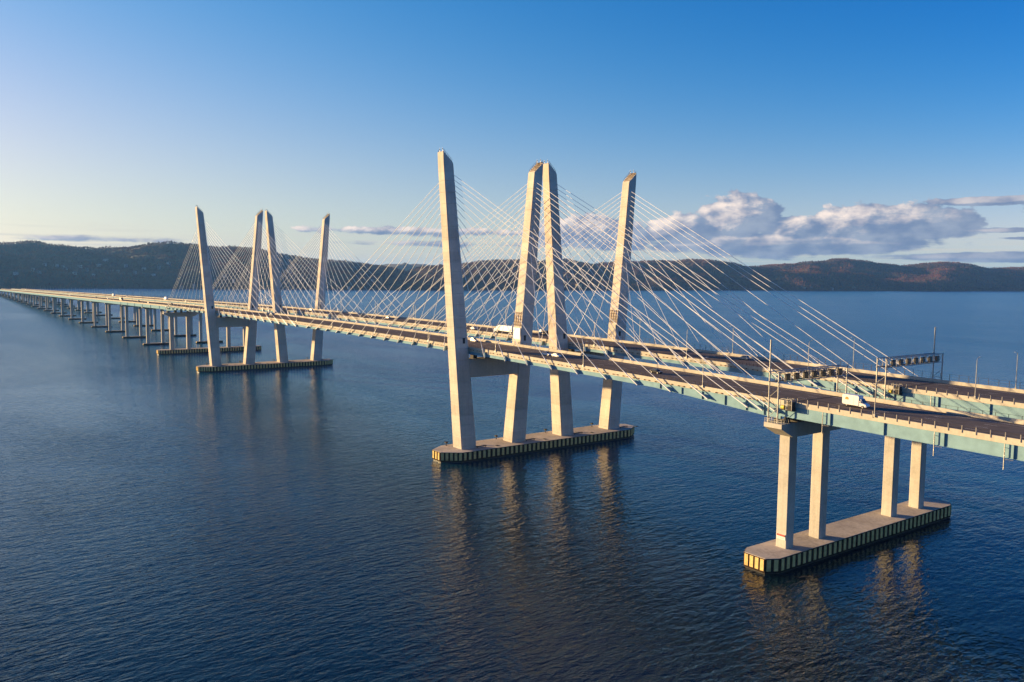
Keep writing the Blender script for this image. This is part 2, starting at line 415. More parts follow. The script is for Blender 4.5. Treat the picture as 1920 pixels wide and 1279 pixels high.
# ------------------------------------------------------------------ towers
ZC, ZT = 4.3, 127.7
YB = [0., 26.18, 54.32, 83.23]; SG = [-1, 1, -1, 1]; LEAN = 10.5
def leg_half(z):
    t = (z-ZC)/(ZT-ZC); return (7.3+(5.0-7.3)*t)/2, (7.5+(4.5-7.5)*t)/2
def leg_y(i, z): return YB[i]+SG[i]*LEAN*(z-ZC)/(ZT-ZC)
def leg_ring(i, z, inset=0., ztop=None):
    hx, hy = leg_half(z); hx -= inset; hy -= inset; c = .32; yc = leg_y(i, z)
    pts = [(-hx+c,-hy),(hx-c,-hy),(hx,-hy+c),(hx,hy-c),(hx-c,hy),(-hx+c,hy),(-hx,hy-c),(-hx,-hy+c)]
    return [(px, yc+py, z if ztop is None else ztop(py/hy)) for px, py in pts]
def leg_mesh(i):
    rings = [leg_ring(i, ZC-1.2)]
    z = ZC+1.2
    while z < 120:
        g = .14
        rings += [leg_ring(i, z-g), leg_ring(i, z-g*.6, .13), leg_ring(i, z+g*.6, .13), leg_ring(i, z+g)]
        z += LIFT
    # sloped top: outer side is the peak
    rings.append(leg_ring(i, ZT-4.6))
    rings.append(leg_ring(i, ZT-2, 0, lambda t: ZT-2.1+2.1*t*SG[i]))
    m = MB(); m.rings(rings); return m.mesh('leg', ['concrete'])
LEGM = [leg_mesh(i) for i in range(4)]
ZTOP = [119,116.9,114.8,112.6,110.3,107.9,105.4,102.7,99.8,96.6,93.2,89.6]
SIDE = [157.2,152,147.1,132.8,118.2,103.8,89.2,74.3,59.8,45.2,30.6,16.0]
MAIN = [16+14.42*(11-k) for k in range(12)]
ANCH_Y = [-1.0, 28.2, 53.1, 84.4]
FASC_Y = [.18, 26.3, 54.28, 83.2]
def tower(xc, a, deck, label):
    """legs a, a+1 with crossbeam and stays"""
    T = thing('bridge_tower', label, 'bridge tower', (xc, 0, 0), 0, 'concrete towers carrying the stay cables')
    side_dir = 1 if xc == XA else -1
    for i in (a, a+1):
        lg = link('leg', LEGM[i], T)
        # door at deck level in both long faces
        for sx in (1, -1):
            hx, hy = leg_half(50.0)
            MB().box(-.1, .1, -.55, .55, 0, 2.3).build('door', 'dark', lg, None, (sx*(hx+.05), leg_y(i, 50)-1.1*SG[i], 49.2))
        # platforms and handrails on the sloping top
        top = MB(); hx, hy = leg_half(ZT-2)
        for k in range(6):
            t = -.9+1.8*k/5; zz = ZT-2.1+2.1*t*SG[i]; yy = leg_y(i, ZT-2)+t*hy*.9
            top.box(-hx+.5, hx-.5, yy-.25, yy+.25, zz+.08, zz+.32)
            for sx in (-1, 1):
                top.box(sx*(hx-.35)-.05, sx*(hx-.35)+.05, yy-.05, yy+.05, zz-.2, zz+1.1)
        ya, yb = leg_y(i, ZT-2)-hy*.85, leg_y(i, ZT-2)+hy*.85; za, zb = ZT-2.1-1.9*SG[i], ZT-2.1+1.9*SG[i]
        for sx in (-1, 1):
            top.bar((sx*(hx-.35), ya, za+1.05), (sx*(hx-.35), yb, zb+1.05), .07)
        top.build('access_platform', 'brown', lg)
        bcn = MB(); yp = leg_y(i, ZT-2)+SG[i]*hy*.75
        for dx in (-1.5, .9): bcn.tube((dx, yp, ZT-.5), (dx, yp, ZT+1.6), .06, 5); bcn.tube((dx, yp, ZT+.9), (dx, yp, ZT+1.4), .2, 6)
        bcn.build('beacon', 'steel', lg)
    # crossbeam
    y0, y1 = leg_y(a, 39)+3.2, leg_y(a+1, 39)-3.2
    cb = MB()
    cb.prism([(-2.6,34.6),(2.6,34.6),(2.9,34.9),(2.9,42.1),(2.6,42.4),(-2.6,42.4),(-2.9,42.1),(-2.9,34.9)], 'y', y0-.6, y1+.6)
    cb.build('crossbeam', 'concrete', T)
    for y in (y0+4, y1-4):
        MB().box(-1.2, 1.2, y-1, y+1, 42.4, P(xc)-1.4-gdepth(xc)-.02+.3).build('bearing', 'dark', T)
    if xc == XA:
        for i in (a, a+1):
            if i in (1, 3):   # service rack on the lit face of this leg, just above the road
                hx, hy = leg_half(54); yf = leg_y(i, 53.5)-hy-.06
                m = MB()
                for k in range(5): m.bar((-2.6, yf, 56.0+k*1.35), (2.6, yf+.1, 56.0+k*1.35), .16)
                for k in range(4): m.bar((-2.4+1.6*k, yf, 55.6), (-2.4+1.6*k, yf+.35, 61.8), .16)
                m.build('service_rack', 'brown', T)
                MB().box(-2.5, 2.5, -.12, .1, 0, 5.2).build('cladding_panel', 'white' if i == 1 else 'parapet', T, None, (0, leg_y(i, 52.5)-leg_half(50)[1]-.12, 49.6))
    # stays
    for i in (a, a+1):
        for sgn, xs in ((side_dir, SIDE), (-side_dir, MAIN)):
            for k in range(12):
                zt = ZTOP[k]; hx, hy = leg_half(zt)
                top = Vector((sgn*(hx-.25), leg_y(i, zt)-SG[i]*hy*.62, zt))
                X = xc+sgn*xs[k]
                zb = P(X)-3.0-(gdepth(X)-1.75)*.25
                bot = Vector((sgn*xs[k], ANCH_Y[i], zb))
                d = (top-bot).normalized()
                c = MB(); c.tube(bot, top, .095, 8)
                co = c.build('stay_cable', 'cable', T)
                s = MB(); L1 = min(6., 2.9/max(d.z, .3))
                s.tube(bot-d*.3, bot+d*L1, .19, 10); s.tube(bot+d*L1, bot+d*(L1+.5), .25, 10); s.tube(bot+d*(L1+.5), bot+d*(L1+2.2), .15, 10, .11)
                s.build('cable_sleeve', 'cable', co)
                # anchor plate belongs to the deck
                pl = MB(); yi = FASC_Y[i]; yo = ANCH_Y[i]+math.copysign(.25, yi-ANCH_Y[i])
                pa = Vector((X, 0, zb))-Vector((d.x, 0, d.z))*.2; q = Vector((d.x, 0, d.z)).normalized()
                pb = pa+q*2.1
                e = Vector((.0, 0, .0)); nrm = Vector((-q.z, 0, q.x))*.15
                vs = []
                for yy in (yo, yi):
                    vs += [(v.x, yy, v.z) for v in (pa+nrm, pb+nrm, pb-nrm, pa-nrm)]
                pl.add(vs, [(0,1,2,3),(7,6,5,4),(0,4,5,1),(1,5,6,2),(2,6,7,3),(3,7,4,0)])
                pl.build('anchor_plate', 'teal', deck)
    return T
tower(XA, 0, near_deck, 'right-hand two-legged concrete tower of the near deck, its front leg the tallest')
tower(XA, 2, far_deck, 'right-hand two-legged concrete tower of the far deck, behind the tallest one')
tower(XB, 0, near_deck, 'distant left tower of the near deck, two leaning legs and crossbeam')
tower(XB, 2, far_deck, 'distant left tower of the far deck, rearmost pair of leaning legs')

# ------------------------------------------------------------------ pile caps and piers
YELLOW = MB().box(-.56, .56, -.16, .16, -3.25, -.18).mesh('fender_panel', ['yellow'])
def pile_cap(poly, zt, parent, fenders=True, name='pile_cap', mat='cap'):
    m = MB(); m.prism(poly, 'z', .4, zt)
    cap = m.build(name, mat, parent)
    cx = sum(p[0] for p in poly)/len(poly); cy = sum(p[1] for p in poly)/len(poly)
    def scale(d):
        out = []
        n = len(poly)
        for k in range(n):
            p = Vector(poly[k]); a = Vector(poly[k-1]); c = Vector(poly[(k+1) % n])
            n1 = (p-a).normalized(); n1 = Vector((n1.y, -n1.x)); n2 = (c-p).normalized(); n2 = Vector((n2.y, -n2.x))
            q = (n1+n2).normalized(); out.append(tuple(p+q*d/max(.3, q.dot(n1))))
        return out
    m = MB(); m.prism(scale(-.25), 'z', -2.5, .4); m.build('wet_footing', 'algae', cap)
    if fenders:
        m = MB(); pol = scale(.14); inn = scale(.003)
        n = len(pol)
        r0 = [(p[0], p[1], .35) for p in pol]; r1 = [(p[0], p[1], zt-.12) for p in pol]; r2 = [(p[0], p[1], zt-.12) for p in inn]; r3 = [(p[0], p[1], .35) for p in inn]
        m.rings([r3, r0, r1, r2], False); m.build('fender_backing', 'timber', cap)
        for k in range(n):
            a = Vector(pol[k]); c = Vector(pol[(k+1) % n]); L = (c-a).length; cnt = max(1, round(L/(2.4 if L > 12 else 1.9)))
            ang = math.atan2(c.y-a.y, c.x-a.x)
            for j in range(cnt):
                p = a+(c-a)*((j+.5)/cnt)
                link('fender_panel', YELLOW, cap, None, (p.x, p.y, zt-.1), ang)
    return cap
def oct_poly(xc, hw, tip, ya, yb, ch):
    """counter-clockwise plan with tapered ends"""
    return [(xc-tip, ya),(xc+tip, ya),(xc+hw, ya+ch),(xc+hw, yb-ch),(xc+tip, yb),(xc-tip, yb),(xc-hw, yb-ch),(xc-hw, ya+ch)]
for xc, lab in ((XA, 'long concrete pile cap with yellow and black fenders under the four right-hand tower legs'),
                (XB, 'long concrete pile cap with yellow and black fenders under the distant tower legs')):
    pc = thing('tower_foundation', lab, 'pile cap', (0,0,0), 0, 'striped foundations of the main towers')
    cap = pile_cap(oct_poly(xc, 8.6, 3.2, -14., 97., 7.5), ZC, pc)
    for i in range(4):   # floodlights and cabinets on the cap
        for dx, dy in ((-6.9, -5.0), (-6.6, 5.2)):
            m = MB(); m.box(-.12, .12, -.12, .12, 0, 1.1); m.box(-.7, .5, -.5, .5, 1.1, 1.7); m.box(-.3, .3, -.3, .3, 0, .15)
            m.build('floodlight', 'dark', cap, None, (xc+dx, YB[i]+dy, ZC))
        m = MB(); m.box(-.35, .35, -2.6, 2.6, .55, .8); m.box(-.1, .1, -2.3, -2.1, 0, .55); m.box(-.1, .1, 2.1, 2.3, 0, .55)
        m.build('walkway_ramp', 'dark', cap, None, (xc+4.5, YB[i]+5.6, ZC))
        MB().box(-.9, .9, -.7, .7, 0, .12).build('hatch', 'dark', cap, None, (xc+5.0, YB[i]+13.5, ZC))

def column_mesh(w, d, z0, z1, name='column'):
    c = .18; hx, hy = w/2, d/2
    pts = [(-hx+c,-hy),(hx-c,-hy),(hx,-hy+c),(hx,hy-c),(hx-c,hy),(-hx+c,hy),(-hx,hy-c),(-hx,-hy+c)]
    m = MB(); zs = [z0]
    z = z0+5.2
    rings = [[(a, b_, z0) for a, b_ in pts]]
    while z < z1-2:
        for dz, s in ((-.08, 1), (-.05, .975), (.05, .975), (.08, 1)): rings.append([(a*s, b_*s, z+dz) for a, b_ in pts])
        z += 5.2
    rings.append([(a, b_, z1) for a, b_ in pts])
    m.rings(rings); return m.mesh(name, ['pier'])
def bent_cap(ya, yb, zt, depth, w, parent, tipdepth=1.6, in_a=5.5, in_b=5.5, x=0):
    poly = [(ya, zt),(ya, zt-tipdepth),(ya+in_a, zt-depth),(yb-in_b, zt-depth),(yb, zt-tipdepth),(yb, zt)]
    m = MB()
    h = w/2
    m.prism(poly, 'x', x-h, x+h); o = m.build('bent_cap', 'pier', parent)
    return o
COLS = [(4.0, 19.2), (57.1, 73.4)]
for xc, lab in ((XE, 'nearest pier at right, four square columns on a striped pile cap'), (XW, 'distant four-column pier on a striped pile cap left of the far towers')):
    pr = thing('bridge_pier', lab, 'bridge pier', (0,0,0), 0, 'anchor piers at the ends of the stayed spans')
    east = xc == XE
    pile_cap(oct_poly(xc, 5.3, 3.3, -8.8, 88.5, 3.4), ZC, pr)
    gb = P(xc)-1.36-3.4
    zt = min(39.3, gb-.6)
    for (c0, c1), (y0, y1) in zip(COLS, (D1, D2)):
        bent_cap(y0-3.2, y1+2.6, zt, 3.9, 5.6, pr, 1.25, 5.2, 5.2, xc)
        for y in (c0, c1):
            link('column', column_mesh(3.4, 3.3, ZC-.4, zt-3.95), pr, None, (xc, y, 0))
        for t in (.03, .28, .5, .72, .97):
            y = y0+(y1-y0)*t
            for dx in (-1.6, 1.6):
                MB().box(xc+dx-.6, xc+dx+.6, y-.55, y+.55, zt-.02, P(xc)-1.36-3.0).build('bearing', 'dark', pr)
        # handrail round the bent cap end
        m = MB()
        for yy in (y0-3.1,):
            for k in range(6): m.box(xc-2.6+k*1.04-.04, xc-2.6+k*1.04+.04, yy-.04, yy+.04, zt, zt+1.1)
            m.box(xc-2.7, xc+2.7, yy-.03, yy+.03, zt+1.04, zt+1.12); m.box(xc-2.7, xc+2.7, yy-.03, yy+.03, zt+.5, zt+.56)
            for sx in (-1, 1):
                m.box(xc+sx*2.7-.04, xc+sx*2.7+.04, yy, yy+3.2, zt+1.04, zt+1.12)
                for k in range(1, 4): m.box(xc+sx*2.7-.04, xc+sx*2.7+.04, yy+k, yy+k+.08, zt, zt+1.1)
        m.build('cap_handrail', 'steel', pr)
# lightweight letters as small bars: the red warning board on the first column
FONT = {'D':['110','101','101','101','110'],'A':['010','101','111','101','101'],'N':['1001','1101','1011','1001','1001'],'G':['111','100','101','101','111'],'E':['111','100','110','100','111'],'R':['110','101','110','101','101']}
sg = thing('warning_sign', 'small red and white warning board low on the nearest pier column', 'sign', (XE, COLS[0][0]-1.69, 7.6))
MB().box(-1.35, 1.35, -.05, 0, -.95, .5).build('board', 'white', sg)
MB().box(-1.3, 1.3, -.065, -.051, -.12, .46).build('red_band', 'red', sg)
m = MB()
for sx in (-1, 1): m.box(sx*1.17-.13, sx*1.17+.13, -.08, -.066, -.1, .44)
m.build('dark_end_mark', 'brown', sg)
m = MB(); zz = -.3
for row in (0, 1, 2):
    x = -1.15
    while x < 1.1:
        L = random.uniform(.12, .4); m.box(x, min(1.15, x+L), -.058, -.051, zz-.07, zz); x += L+.09
    zz -= .2
m.build('small_print', 'red', sg)

# west approach: a two-column pier for each deck every span
SP = 108.
def approach_pier(k, d):
    x = XW-SP*(k+1); (y0, y1) = (D1, D2)[d]
    zt = P(x)-1.36-3.1-.35
    nm = 'near' if d == 0 else 'far'
    pr = thing('bridge_pier', f'slim two-column pier under {nm} deck, {ordinal(k+1)} leftward from the distant striped anchor pier', 'bridge pier', (x, 0, 0), 0, f'two-column piers of the {nm} approach viaduct')
    c0, c1 = y0+5.4, y1-6.2
    m = MB(); m.prism([(y0+.2, zt),(y0+.2, zt-.9),(c0-1.2, zt-2.3),(c1+1.2, zt-2.3),(y1-.2, zt-.9),(y1-.2, zt)], 'x', -1.7, 1.7); m.build('bent_cap', 'pier', pr)
    for y in (c0, c1): link('column', column_mesh(2.7, 2.9, 1.5, zt-2.25), pr, None, (0, y, 0))
    pc = oct_poly(0, 2.6, 1.6, y0+.6, y1-.6, 1.2)
    m = MB(); m.prism(pc, 'z', -1.5, 1.9); m.build('pile_cap', 'timber', pr)
    m = MB(); m.prism(oct_poly(0, 2.45, 1.5, y0+.75, y1-.75, 1.2), 'z', 1.9, 2.15); cp = m.build('cap_slab', 'cap', pr)
    MB().box(-1.3, 1.3, y0+.45, y0+.59, .6, 1.8).build('fender_panel', 'yellow', pr)
    for y in (y0+.6, y1-.6): MB().box(-.5, .5, y-.5, y+.5, zt-.02, zt+.4).build('bearing', 'dark', pr)
for k in range(21):
    for d in (0, 1): approach_pier(k, d)

# ------------------------------------------------------------------ lane-control gantries over the anchor pier
def gantry(x, ya, yb, z0, zt, mast_y, label, panels):
    G = thing('sign_gantry', label, 'gantry', (x, 0, 0), 0, 'lane control gantries at the near anchor pier')
    hw = 1.45; zb = zt-2.7
    for y in (ya, yb):
        for sx in (-1, 1):
            MB().tube((sx*hw, y, z0), (sx*hw, y, zt+(0 if not (y == mast_y and sx < 0) else 8.6)), .2, 8).build('post', 'steel', G)
        m = MB()
        zz = z0+1.5; s = 1
        while zz+2.6 < zb:
            m.tube((-hw*s, y, zz), (hw*s, y, zz+2.6), .07, 5); m.tube((-hw, y, zz), (hw, y, zz), .07, 5); zz += 2.6; s = -s
        m.build('post_bracing', 'steel', G)
    m = MB()
    for sx in (-1, 1):
        for z in (zb, zt): m.tube((sx*hw, ya-.6, z), (sx*hw, yb+.6, z), .14, 6)
    m.build('truss_chord', 'steel', G)
    m = MB(); n = 12
    for k in range(n):
        y = ya+(yb-ya)*k/n; y2 = ya+(yb-ya)*(k+1)/n
        for sx in (-1, 1):
            m.tube((sx*hw, y, zb if k % 2 else zt), (sx*hw, y2, zt if k % 2 else zb), .08, 5); m.tube((sx*hw, y, zb), (sx*hw, y, zt), .07, 5)
        for z in (zb, zt): m.tube((-hw, y, z), (hw, y2, z), .06, 5)
    m.build('truss_bracing', 'steel', G)
    MB().box(-.6, .6, ya, yb, zb+.12, zb+.2).build('catwalk', 'dark', G)
    for k in range(panels):
        y = ya+3.2+(yb-ya-7.5)*k/(panels-1)
        m = MB(); m.box(-.28, .28, -.85, .85, 0, 1.8); p = m.build('signal_panel', 'dark', G, None, (hw+.42, y, zb+.45))
        MB().box(.285, .32, -.72, .72, .12, 1.68).build('signal_face', 'black', p)
        m = MB(); m.box(-.9, -.28, -.35, .35, .5, 1.3); m.build('cabinet', 'grey', p)
    return G
gantry(156.6, -2.1, 29.6, 39.2, 52.9, -2.1, 'lattice lane-control gantry over the near deck, behind the white van', 7)
gantry(155.9, 51.6, 85.6, 39.2, 53.7, 85.6, 'lattice lane-control gantry over the far deck, seven dark panels facing us', 7)
def equipment(x, y, z, label):
    E_ = thing('maintenance_equipment', label, 'equipment', (x, y, z))
    MB().box(-1.8, 1.8, -1.0, 1.0, 0, .15).build('platform', 'dark', E_)
    MB().box(.4, 1.6, -.9, .8, .15, 2.3).build('cabinet', 'dark', E_)
    MB().box(-.5, .2, -.7, .6, .15, 1.5).build('cabinet', 'grey', E_)
    MB().tube((-1.5, -.8, .75), (-1.5+.9, -.8, .75), .5, 10).build('tank', 'equip_yellow', E_)
    m = MB()
    for px in (-1.7, 0, 1.7):
        for py in (-1, 1): m.bar((px, py, .15), (px, py, 3.0), .1)
    for py in (-1, 1): m.bar((-1.7, py, 3.0), (1.7, py, 3.0), .1); m.bar((-1.7, py, 1.6), (1.7, py, 1.6), .08)
    for px in (-1.7, 0, 1.7): m.bar((px, -1, 3.0), (px, 1, 3.0), .1)
    m.build('frame', 'steel', E_)
equipment(159.6, 53.2, P(160)-2.2, 'dark cabinets and yellow tank beside the far gantry foot')
equipment(160.4, -.9, P(160)-2.3, 'dark cabinets and yellow tank beside the near gantry foot')

# ------------------------------------------------------------------ lamp posts
def lamp_meshes(h, sgn):
    pole = MB(); pole.tube((0,0,0), (0,0,h-.8), .13, 7, .085); pole.tube((0,0,h-.8), (0, .5*sgn, h-.1), .085, 6, .07); pole.tube((0,.5*sgn,h-.1), (0,1.5*sgn,h+.05), .07, 6)
    base = MB(); base.box(-.22,.22,-.22,.22,-.4,.35)
    head = MB(); head.box(-.16,.16,1.3*sgn if sgn > 0 else 2.05*sgn, 2.05*sgn if sgn > 0 else 1.3*sgn, h-.03, h+.13)
    return pole.mesh('pole', ['steel']), base.mesh('base', ['steel']), head.mesh('lamp_head', ['grey']), None
def place_lamps(xs0, y, h, sgn, where, group, dead):
    pole, base, head, _ = lamp_meshes(h, sgn)
    join = MB(); join.tube((0,0,0), (0,0,h-.8), .14, 6, .1); join.tube((0,0,h-.8), (0,1.6*sgn,h), .09, 5); join.box(-.2,.2,-.2,.2,-.3,.3)
    jm = join.mesh('lamp_post', ['steel'])
    x = xs0; k = 0; nE = nM = nW = 0
    while x > -2550:
        if any(abs(x-d) < 4.5 for d in (XA, XB)): x -= 53.8; continue
        if x > XA: nE += 1; pos = f'{ordinal(nE)} from the right edge'
        elif x > XB: nM += 1; pos = f'{ordinal(nM)} leftward from the tallest tower'
        else: nW += 1; pos = f'{ordinal(nW)} leftward from the distant towers'
        lab = f'slim lamp post on {where}, {pos}'
        if x > -560:
            o = thing('lamp_post', lab, 'lamp post', (x, y, P(x)), 0, group)
            link('pole', pole, o); link('base', base, o); link('lamp_head', head, o)
        else:
            o = link('lamp_post', jm, None, None, (x, y, P(x))); tag(o, lab, 'lamp post', group)
        x -= 53.8
place_lamps(184.1, -.12, 8.4, 1, 'the near deck front parapet', 'lamp posts along the near deck', None)
place_lamps(182.5, 54.0, 11.2, 1, "the far deck's front parapet", 'lamp posts along the front of the far deck', None)
place_lamps(180.8, 83.5, 11.2, -1, "the far deck's back parapet", 'lamp posts along the back of the far deck', None)

# ------------------------------------------------------------------ vehicles
def wheel_pair_mesh(r, w):
    return MB().tube((0,-w/2,0), (0,w/2,0), r, 14).mesh('wheel', ['rubber']), MB().tube((0,-w/2-.01,0), (0,w/2+.01,0), r*.58, 10).mesh('rim', ['rim'])
def wheels(parent, xs, half, r, w=.24):
    wm, rm = wheel_pair_mesh(r, w)
    for x in xs:
        for s in (-1, 1):
            o = link('wheel', wm, parent, None, (x, s*half, r)); link('rim', rm, o)
def car_proto(paint, kind='sedan'):
    o = thing('car', 'tmp', 'car', (0,0,0), 0, 'cars on the bridge decks')
    L = 4.7 if kind == 'sedan' else 4.8; H = 1.45 if kind == 'sedan' else 1.75; hw = .91
    # lower body: lofted sections along x (front is +x)
    secs = [(-L/2, .45, .80, .80), (-L/2+.12, .32, .95, .86), (-L/2+.8, .25, 1.0 if kind == 'sedan' else 1.08, hw), (0, .22, .98 if kind == 'sedan' else 1.06, hw),
            (L/2-1.3, .24, .95 if kind == 'sedan' else 1.04, hw), (L/2-.25, .30, .74 if kind == 'sedan' else .86, .86), (L/2, .42, .62, .74)]
    m = MB(); m.rings([[(x, -w*.94, z0), (x, -w, z0+.25), (x, -w*.97, z1-.08), (x, -w*.86, z1), (x, w*.86, z1), (x, w*.97, z1-.08), (x, w, z0+.25), (x, w*.94, z0)] for x, z0, z1, w in secs])
    m.build('body', paint, o)
    bx = -L/2+.25 if kind != 'sedan' else -L/2+.75
    zb = .97
    secs = [(bx, zb, zb+.02, .76), (bx+.55, zb, H-.06, .66), (bx+1.2, zb, H, .66), (bx+2.0, zb, H-.03, .66), (L/2-1.25, zb, zb+.02, .76)]
    m = MB(); m.rings([[(x, -.80, z0), (x, -w, z1), (x, w, z1), (x, .80, z0)] for x, z0, z1, w in secs])
    cab = m.build('cabin', paint, o)
    g = MB()
    for s in (-1, 1):
        g.add([(bx+.35, s*.785, zb+.08), (bx+.62, s*.70, H-.16), (bx+1.95, s*.70, H-.16), (L/2-1.62, s*.79, zb+.08)], [(0,1,2,3)])
    g.add([(bx+2.08, -.6, H-.09), (bx+2.08, .6, H-.09), (L/2-1.33, .7, zb+.12), (L/2-1.33, -.7, zb+.12)], [(0,1,2,3)])
    g.add([(bx+.1, -.66, zb+.12), (bx+.1, .66, zb+.12), (bx+.46, .6, H-.12), (bx+.46, -.6, H-.12)], [(0,1,2,3)])
    for v in range(len(g.v)):
        x, y, z = g.v[v]; g.v[v] = (x+(.05 if x > bx+2 and abs(y) < .72 else (-.05 if x < bx+.5 and abs(y) < .7 else 0)), y*1.012, z+.02)
    g.build('window', 'glass', o)
    for s in (-1, 1):
        MB().box(L/2-.16, L/2-.03, s*.6-.17, s*.6+.17, .58, .72).build('headlight', 'white', o)
        MB().box(-L/2-.005, -L/2+.1, s*.62-.15, s*.62+.15, .66, .82).build('tail_light', 'lampred', o)
    wheels(o, (-L/2+.95, L/2-.95), .82, .33)
    return o
def put(o, x, y, rot, label):
    o.location = (x, y, road(x)+.02); sl = math.atan2(road(x+2)-road(x-2), 4)
    o.rotation_euler = (0, -sl if abs(rot) < .1 else sl, rot); o['label'] = label; return o
first = {}
def car(paint, kind, x, y, rot, label):
    if (paint, kind) in first:
        o = copy_tree(first[(paint, kind)], (0,0,0))
    else:
        o = car_proto(paint, kind); first[(paint, kind)] = o
    return put(o, x, y, rot, label)
car('white', 'sedan', 43.2, 14.8, 0, 'leading white car of two together on the near deck, right of tallest tower')
car('white', 'suv', 37.6, 14.4, 0, 'following white car of two together on the near deck, right of tallest tower')
car('white', 'suv', -27., 22.2, 0, 'white car by the back parapet of near deck, just right of tallest leg')
car('black', 'sedan', 97.5, 14.2, 0, 'black car alone on the near deck between tower and anchor pier')
car('silver', 'suv', 84.5, 76.5, math.pi, 'silver car on the far deck near its back parapet, right of rear leg')
car('white', 'sedan', -96., 66.5, math.pi, 'white car on the far deck seen between cables left of the semi-trailer')
car('bluecar', 'suv', -353., 74., math.pi, 'dark blue car on the far deck beside the distant rear leg')
car('black', 'suv', -285., 17., 0, 'black car on the near deck between distant towers and midspan')
car('black', 'sedan', -332., 9., 0, 'dark car passing the distant near-deck tower leg')
car('silver', 'sedan', -640., 9., 0, 'silver car on the near approach deck, just left of the distant anchor pier')
car('silver', 'sedan', -700., 62., math.pi, 'silver car on the far approach deck, just left of the distant anchor pier')
car('white', 'sedan', -905., 14., 0, 'white car on the near approach deck, nearer of two far off at left')
car('white', 'sedan', -1230., 11., 0, 'white car on the near approach deck, farther of two far off at left')

FARCARS = [('black','suv',-575.,17.,0,'near','black car, nearest of the dark cars left of the distant anchor pier'), ('black','sedan',-668.,72.,math.pi,'far','black car on the far approach deck, left of the distant anchor pier'),
    ('bluecar','suv',-735.,18.,0,'near','dark blue car on near approach deck, well left of the distant anchor pier'), ('black','suv',-848.,8.,0,'near','black car on near approach deck behind the tan lorry, far left'),
    ('bluecar','suv',-1010.,16.,0,'near','dark blue car on near approach deck, very far off at left'), ('silver','suv',-1090.,72.,math.pi,'far','silver car on far approach deck, very far off at left'),
    ('silver','sedan',-215.,74.,math.pi,'far','silver car on the far deck at midspan between the tower groups')]
for pa_, ki_, x_, y_, r_, _, l_ in FARCARS: car(pa_, ki_, x_, y_, r_, l_)

# white cutaway van
van = thing('delivery_van', 'white high-sided delivery van with ochre round logo on near deck', 'van', (0,0,0))
MB().prism([(-3.45,.62),(-3.45,3.1),(-3.3,3.22),(.85,3.22),(1.25,3.02),(1.25,.62)], 'y', -1.1, 1.1).build('box_body', 'white', van)
m = MB()
m.rings([[(1.26, -1.0, .5),(1.26, -1.02, 2.0),(1.26, -.86, 2.55),(1.26, .86, 2.55),(1.26, 1.02, 2.0),(1.26, 1.0, .5)],
         [(1.75, -1.0, .5),(1.75, -1.02, 1.75),(1.75, -.84, 2.45),(1.75, .84, 2.45),(1.75, 1.02, 1.75),(1.75, 1.0, .5)],
         [(2.35, -1.0, .5),(2.35, -1.0, 1.32),(2.35, -.92, 1.42),(2.35, .92, 1.42),(2.35, 1.0, 1.32),(2.35, 1.0, .5)],
         [(3.2, -.96, .48),(3.2, -.95, 1.05),(3.2, -.85, 1.16),(3.2, .85, 1.16),(3.2, .95, 1.05),(3.2, .96, .48)],
         [(3.42, -.88, .5),(3.42, -.86, .8),(3.42, -.7, .9),(3.42, .7, .9),(3.42, .86, .8),(3.42, .88, .5)]])
m.build('cab', 'white', van)
m = MB(); m.add([(1.80,-.8,2.42),(1.80,.8,2.42),(2.38,.9,1.46),(2.38,-.9,1.46)], [(0,1,2,3)])
for v in range(4): x, y, z = m.v[v]; m.v[v] = (x+.03, y, z+.03)
m.build('windshield', 'glass', van)
for s in (-1, 1):
    m = MB(); m.add([(1.4, s*1.03, 1.5),(1.4, s*1.0, 2.2),(1.7, s*.97, 2.15),(2.2, s*1.03, 1.42)], [(0,1,2,3)]); m.build('side_window', 'glass', van)
    MB().box(2.0, 2.12, s*1.22-.1, s*1.22+.1, 1.45, 1.8).build('mirror', 'black', van)
    MB().box(3.3, 3.40, s*.68-.16, s*.68+.16, .72, .9).build('headlight', 'white', van)
    MB().box(-.2, -.14, s*1.103-.004, s*1.103+.004, .7, 3.0).build('panel_seam', 'grey', van)
MB().box(3.40, 3.5, -.95, .95, .38, .6).build('bumper', 'dark', van)
MB().box(-3.4, 1.2, -1.0, 1.0, .45, .62).build('chassis', 'dark', van)
def logo(s):
    y = s*1.104; m = MB(); n = 20; r = .52; cx, cz = -2.1, 2.12
    def disc(r, yy, mi):
        pts = [(cx+r*math.cos(R(-25)+R(230)*i/n), yy, cz+r*math.sin(R(-25)+R(230)*i/n)) for i in range(n+1)]
        m.add(pts+[(p[0], yy-s*.01, p[2]) for p in pts], [tuple(range(n+1))], mi)
    disc(r, y+s*.006, 0)
    for a in range(5):
        t = R(10+40*a); m.bar((cx+.18*math.cos(t), y+s*.012, cz+.18*math.sin(t)), (cx+.46*math.cos(t), y+s*.012, cz+.46*math.sin(t)), .012, .09, 1)
    m.box(cx-.46, cx+.46, y+s*.008-.006, y+s*.008+.006, cz-.24, cz-.16, 1)
    m.build('round_logo', ['logo', 'logodark'], van)
logo(-1); logo(1)
wheels(van, (-2.2, 2.35), .88, .42, .3)
put(van, 171.2, 13.2, 0, van['label'])
van['label'] = 'white high-sided delivery van with ochre round logo on near deck'

